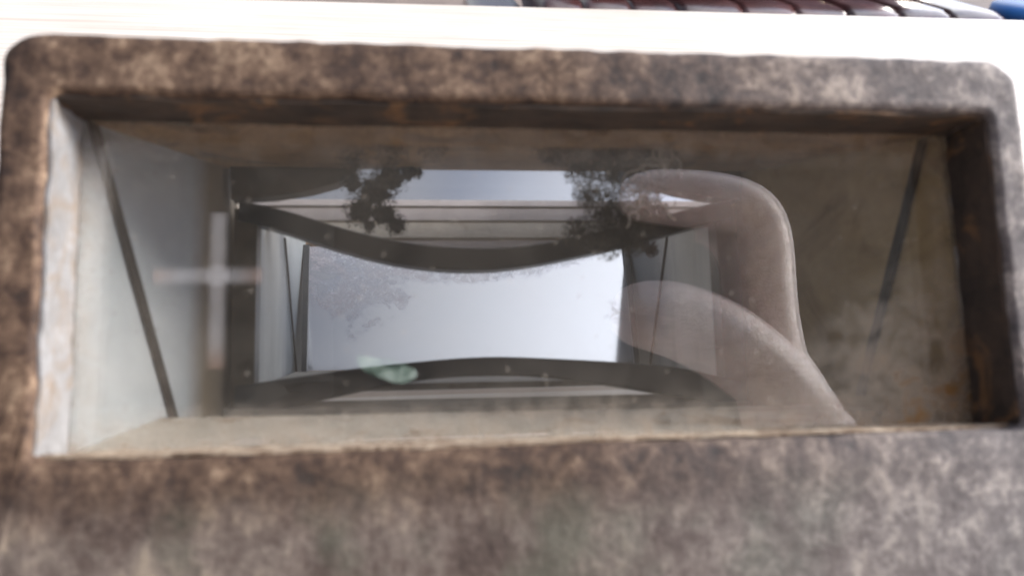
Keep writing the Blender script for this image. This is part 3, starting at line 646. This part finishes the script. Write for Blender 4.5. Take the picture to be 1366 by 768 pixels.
keep(skin('hair', [(0, -.565, .595), (0, -.535, .66), (0, -.49, .695)], [(0, 1), (1, 2)], [(.072, .062), (.084, .075), (.064, .040)], 0, HAIR, per))
for sx in (-1, 1):
    keep(skin('shoe', [(sx*.125, -.92, -.575), (sx*.13, -.85, -.585), (sx*.135, -.73, -.592)], [(0, 1), (1, 2)], [(.046, .044), (.050, .036), (.042, .026)], 0, BLACK, per))
    bm = bmesh.new(); bmesh.ops.create_uvsphere(bm, u_segments=14, v_segments=10, radius=.012, matrix=Matrix.Translation((sx*.030, -.422, .598))); keep(mesh_obj('eye', bm, m_plain('eye', (.5, .48, .45), .2, .1), per, True))
    keep(skin('ear', [(sx*.080, -.505, .575), (sx*.086, -.51, .595), (sx*.084, -.508, .615)], [(0, 1), (1, 2)], [(.008, .012), (.010, .018), (.009, .014)], 0, SKIN, per))
keep(skin('nose', [(0, -.418, .602), (0, -.395, .575), (0, -.392, .562)], [(0, 1), (1, 2)], [.008, .012, .014], 0, SKIN, per))
keep(skin('mouth', [(-.022, -.422, .536), (0, -.414, .536), (.022, -.422, .536)], [(0, 1), (1, 2)], [.005, .008, .005], 1, m_plain('lips', (.38, .17, .15), .4, .1), per))
ph = empty('phone', bw(10, 7, 4.2-104), (math.pi/2-PHI, 0, 0)); tag(ph, 'dark handheld phone behind the lens, a shadow in the window glass', 'phone')
def pl(o): o.location = -(Matrix.Rotation(-(math.pi/2-PHI), 4, 'X') @ (bw(10, 7, 4.2-104) - Vector((0, 0, HZ)))); return o
bm = blk(-39.5, 64, -26, 43, -113.5, -106.0); bevel(bm, 0.0025, 3); body = pl(mesh_obj('body', bm, PHONE, ph))
bm = bmesh.new(); bmesh.ops.create_cone(bm, cap_ends=True, segments=32, radius1=.0065, radius2=.006, depth=.0010, matrix=Matrix.Translation(L(-17.9, -15, -105.7)))
mesh_obj('lens_ring', bm, BLACK, body)

# ------------------------------------------------------------------ sofa and bin beyond the table
sf = empty('sofa', (0.95, 2.2, -0.62)); tag(sf, 'glossy dark brown leather sofa with stitched seat panels beyond the table', 'sofa')
so = Vector((0.95, 2.2, -0.62))
def pillow(x0, x1, y0, y1, z0, z1, r, amp=0.006, cuts=4):
    bm = hexa([Vector(p)-so for p in ((x0, y0, z1), (x1, y0, z1), (x1, y1, z1), (x0, y1, z1), (x0, y0, z0), (x1, y0, z0), (x1, y1, z0), (x0, y1, z0))])
    bevel(bm, r, 3); bmesh.ops.subdivide_edges(bm, edges=[e for e in bm.edges if e.calc_length() > 0.05], cuts=cuts, use_grid_fill=True)
    for v in bm.verts: v.co += noise.noise_vector((v.co+so)*8)*amp
    return bm
xs = [0.300, 0.405, 0.522, 0.648, 0.812, 0.955, 1.095, 1.237, 1.380, 1.530]
for i, (a, b) in enumerate(zip(xs, xs[1:])):
    pr = [(1.88, -.30), (1.88, -.160), (1.888, -.143), (1.908, -.128), (1.945, -.118), (2.50, -.112)]; dz = -0.026 + 0.011*(b-.28) + 0.002*math.sin(i*2.3); bm = bmesh.new(); cols = []
    for q in range(9):
        x = a+.001 + (b-a-.002)*q/8; e_ = 0.005*(1-abs(q/4-1)**4) - .005
        cols.append([bm.verts.new(Vector((x, y - e_*.5, z + dz + e_ + .004*noise.noise(Vector((x*16, y*20, i)))))-so) for y, z in pr])
    for ca, cb_ in zip(cols, cols[1:]):
        for q in range(5): bm.faces.new((ca[q], cb_[q], cb_[q+1], ca[q+1]))
    bm.faces.new(cols[0] ); bm.faces.new(cols[-1][::-1])
    o = mesh_obj('seat_panel', bm if True else pillow(a+.0012, b-.0012, 1.88, 2.50, -0.30, -0.116+0.012*(b-.28), .008, .003), LEATHER, sf, True)
mesh_obj('seat_base', pillow(0.285, 1.525, 1.90, 2.60, -0.58, -0.302, .01, .002), LEATHER, sf, True)
mesh_obj('back_cushion', pillow(0.47, 1.50, 2.22, 2.60, -0.128, 0.30, .06, .01, 6), LEATHER, sf, True)
mesh_obj('armrest', pillow(0.15, 0.279, 1.90, 2.60, -0.58, -0.20, .03, .004), LEATHER, sf, True)
for x in (1.17, 1.205):
    bm = bmesh.new(); bmesh.ops.create_uvsphere(bm, u_segments=16, v_segments=10, radius=.016, matrix=Matrix.Translation(Vector((x, 2.205, -0.095))-so)); mesh_obj('button', bm, m_plain('brass', (.7, .6, .4), .2, .1, 90, 1.0), sf, True)
for x, y in ((.2, 1.95), (1.45, 1.95), (.2, 2.52), (1.45, 2.52)):
    bm = hexa([Vector((x+dx, y+dy, z))-so for z in (-.58, -.62) for dx, dy in ((0, 0), (.05, 0), (.05, .05), (0, .05))]); mesh_obj('foot', bm, SEAM, sf)
bn = empty('storage_bin', (1.745, 1.98, -0.62)); tag(bn, 'bright blue plastic bin at the right end of the sofa', 'bin')
bm = bmesh.new(); bmesh.ops.create_cone(bm, cap_ends=True, segments=28, radius1=.13, radius2=.165, depth=.46, matrix=Matrix.Translation((0, 0, .23)))
mesh_obj('body', bm, BLUE, bn, True)
bm = bmesh.new(); bmesh.ops.create_cone(bm, cap_ends=True, segments=28, radius1=.175, radius2=.170, depth=.03, matrix=Matrix.Translation((0, 0, .476)))
mesh_obj('rim', bm, BLUE, bn, True)
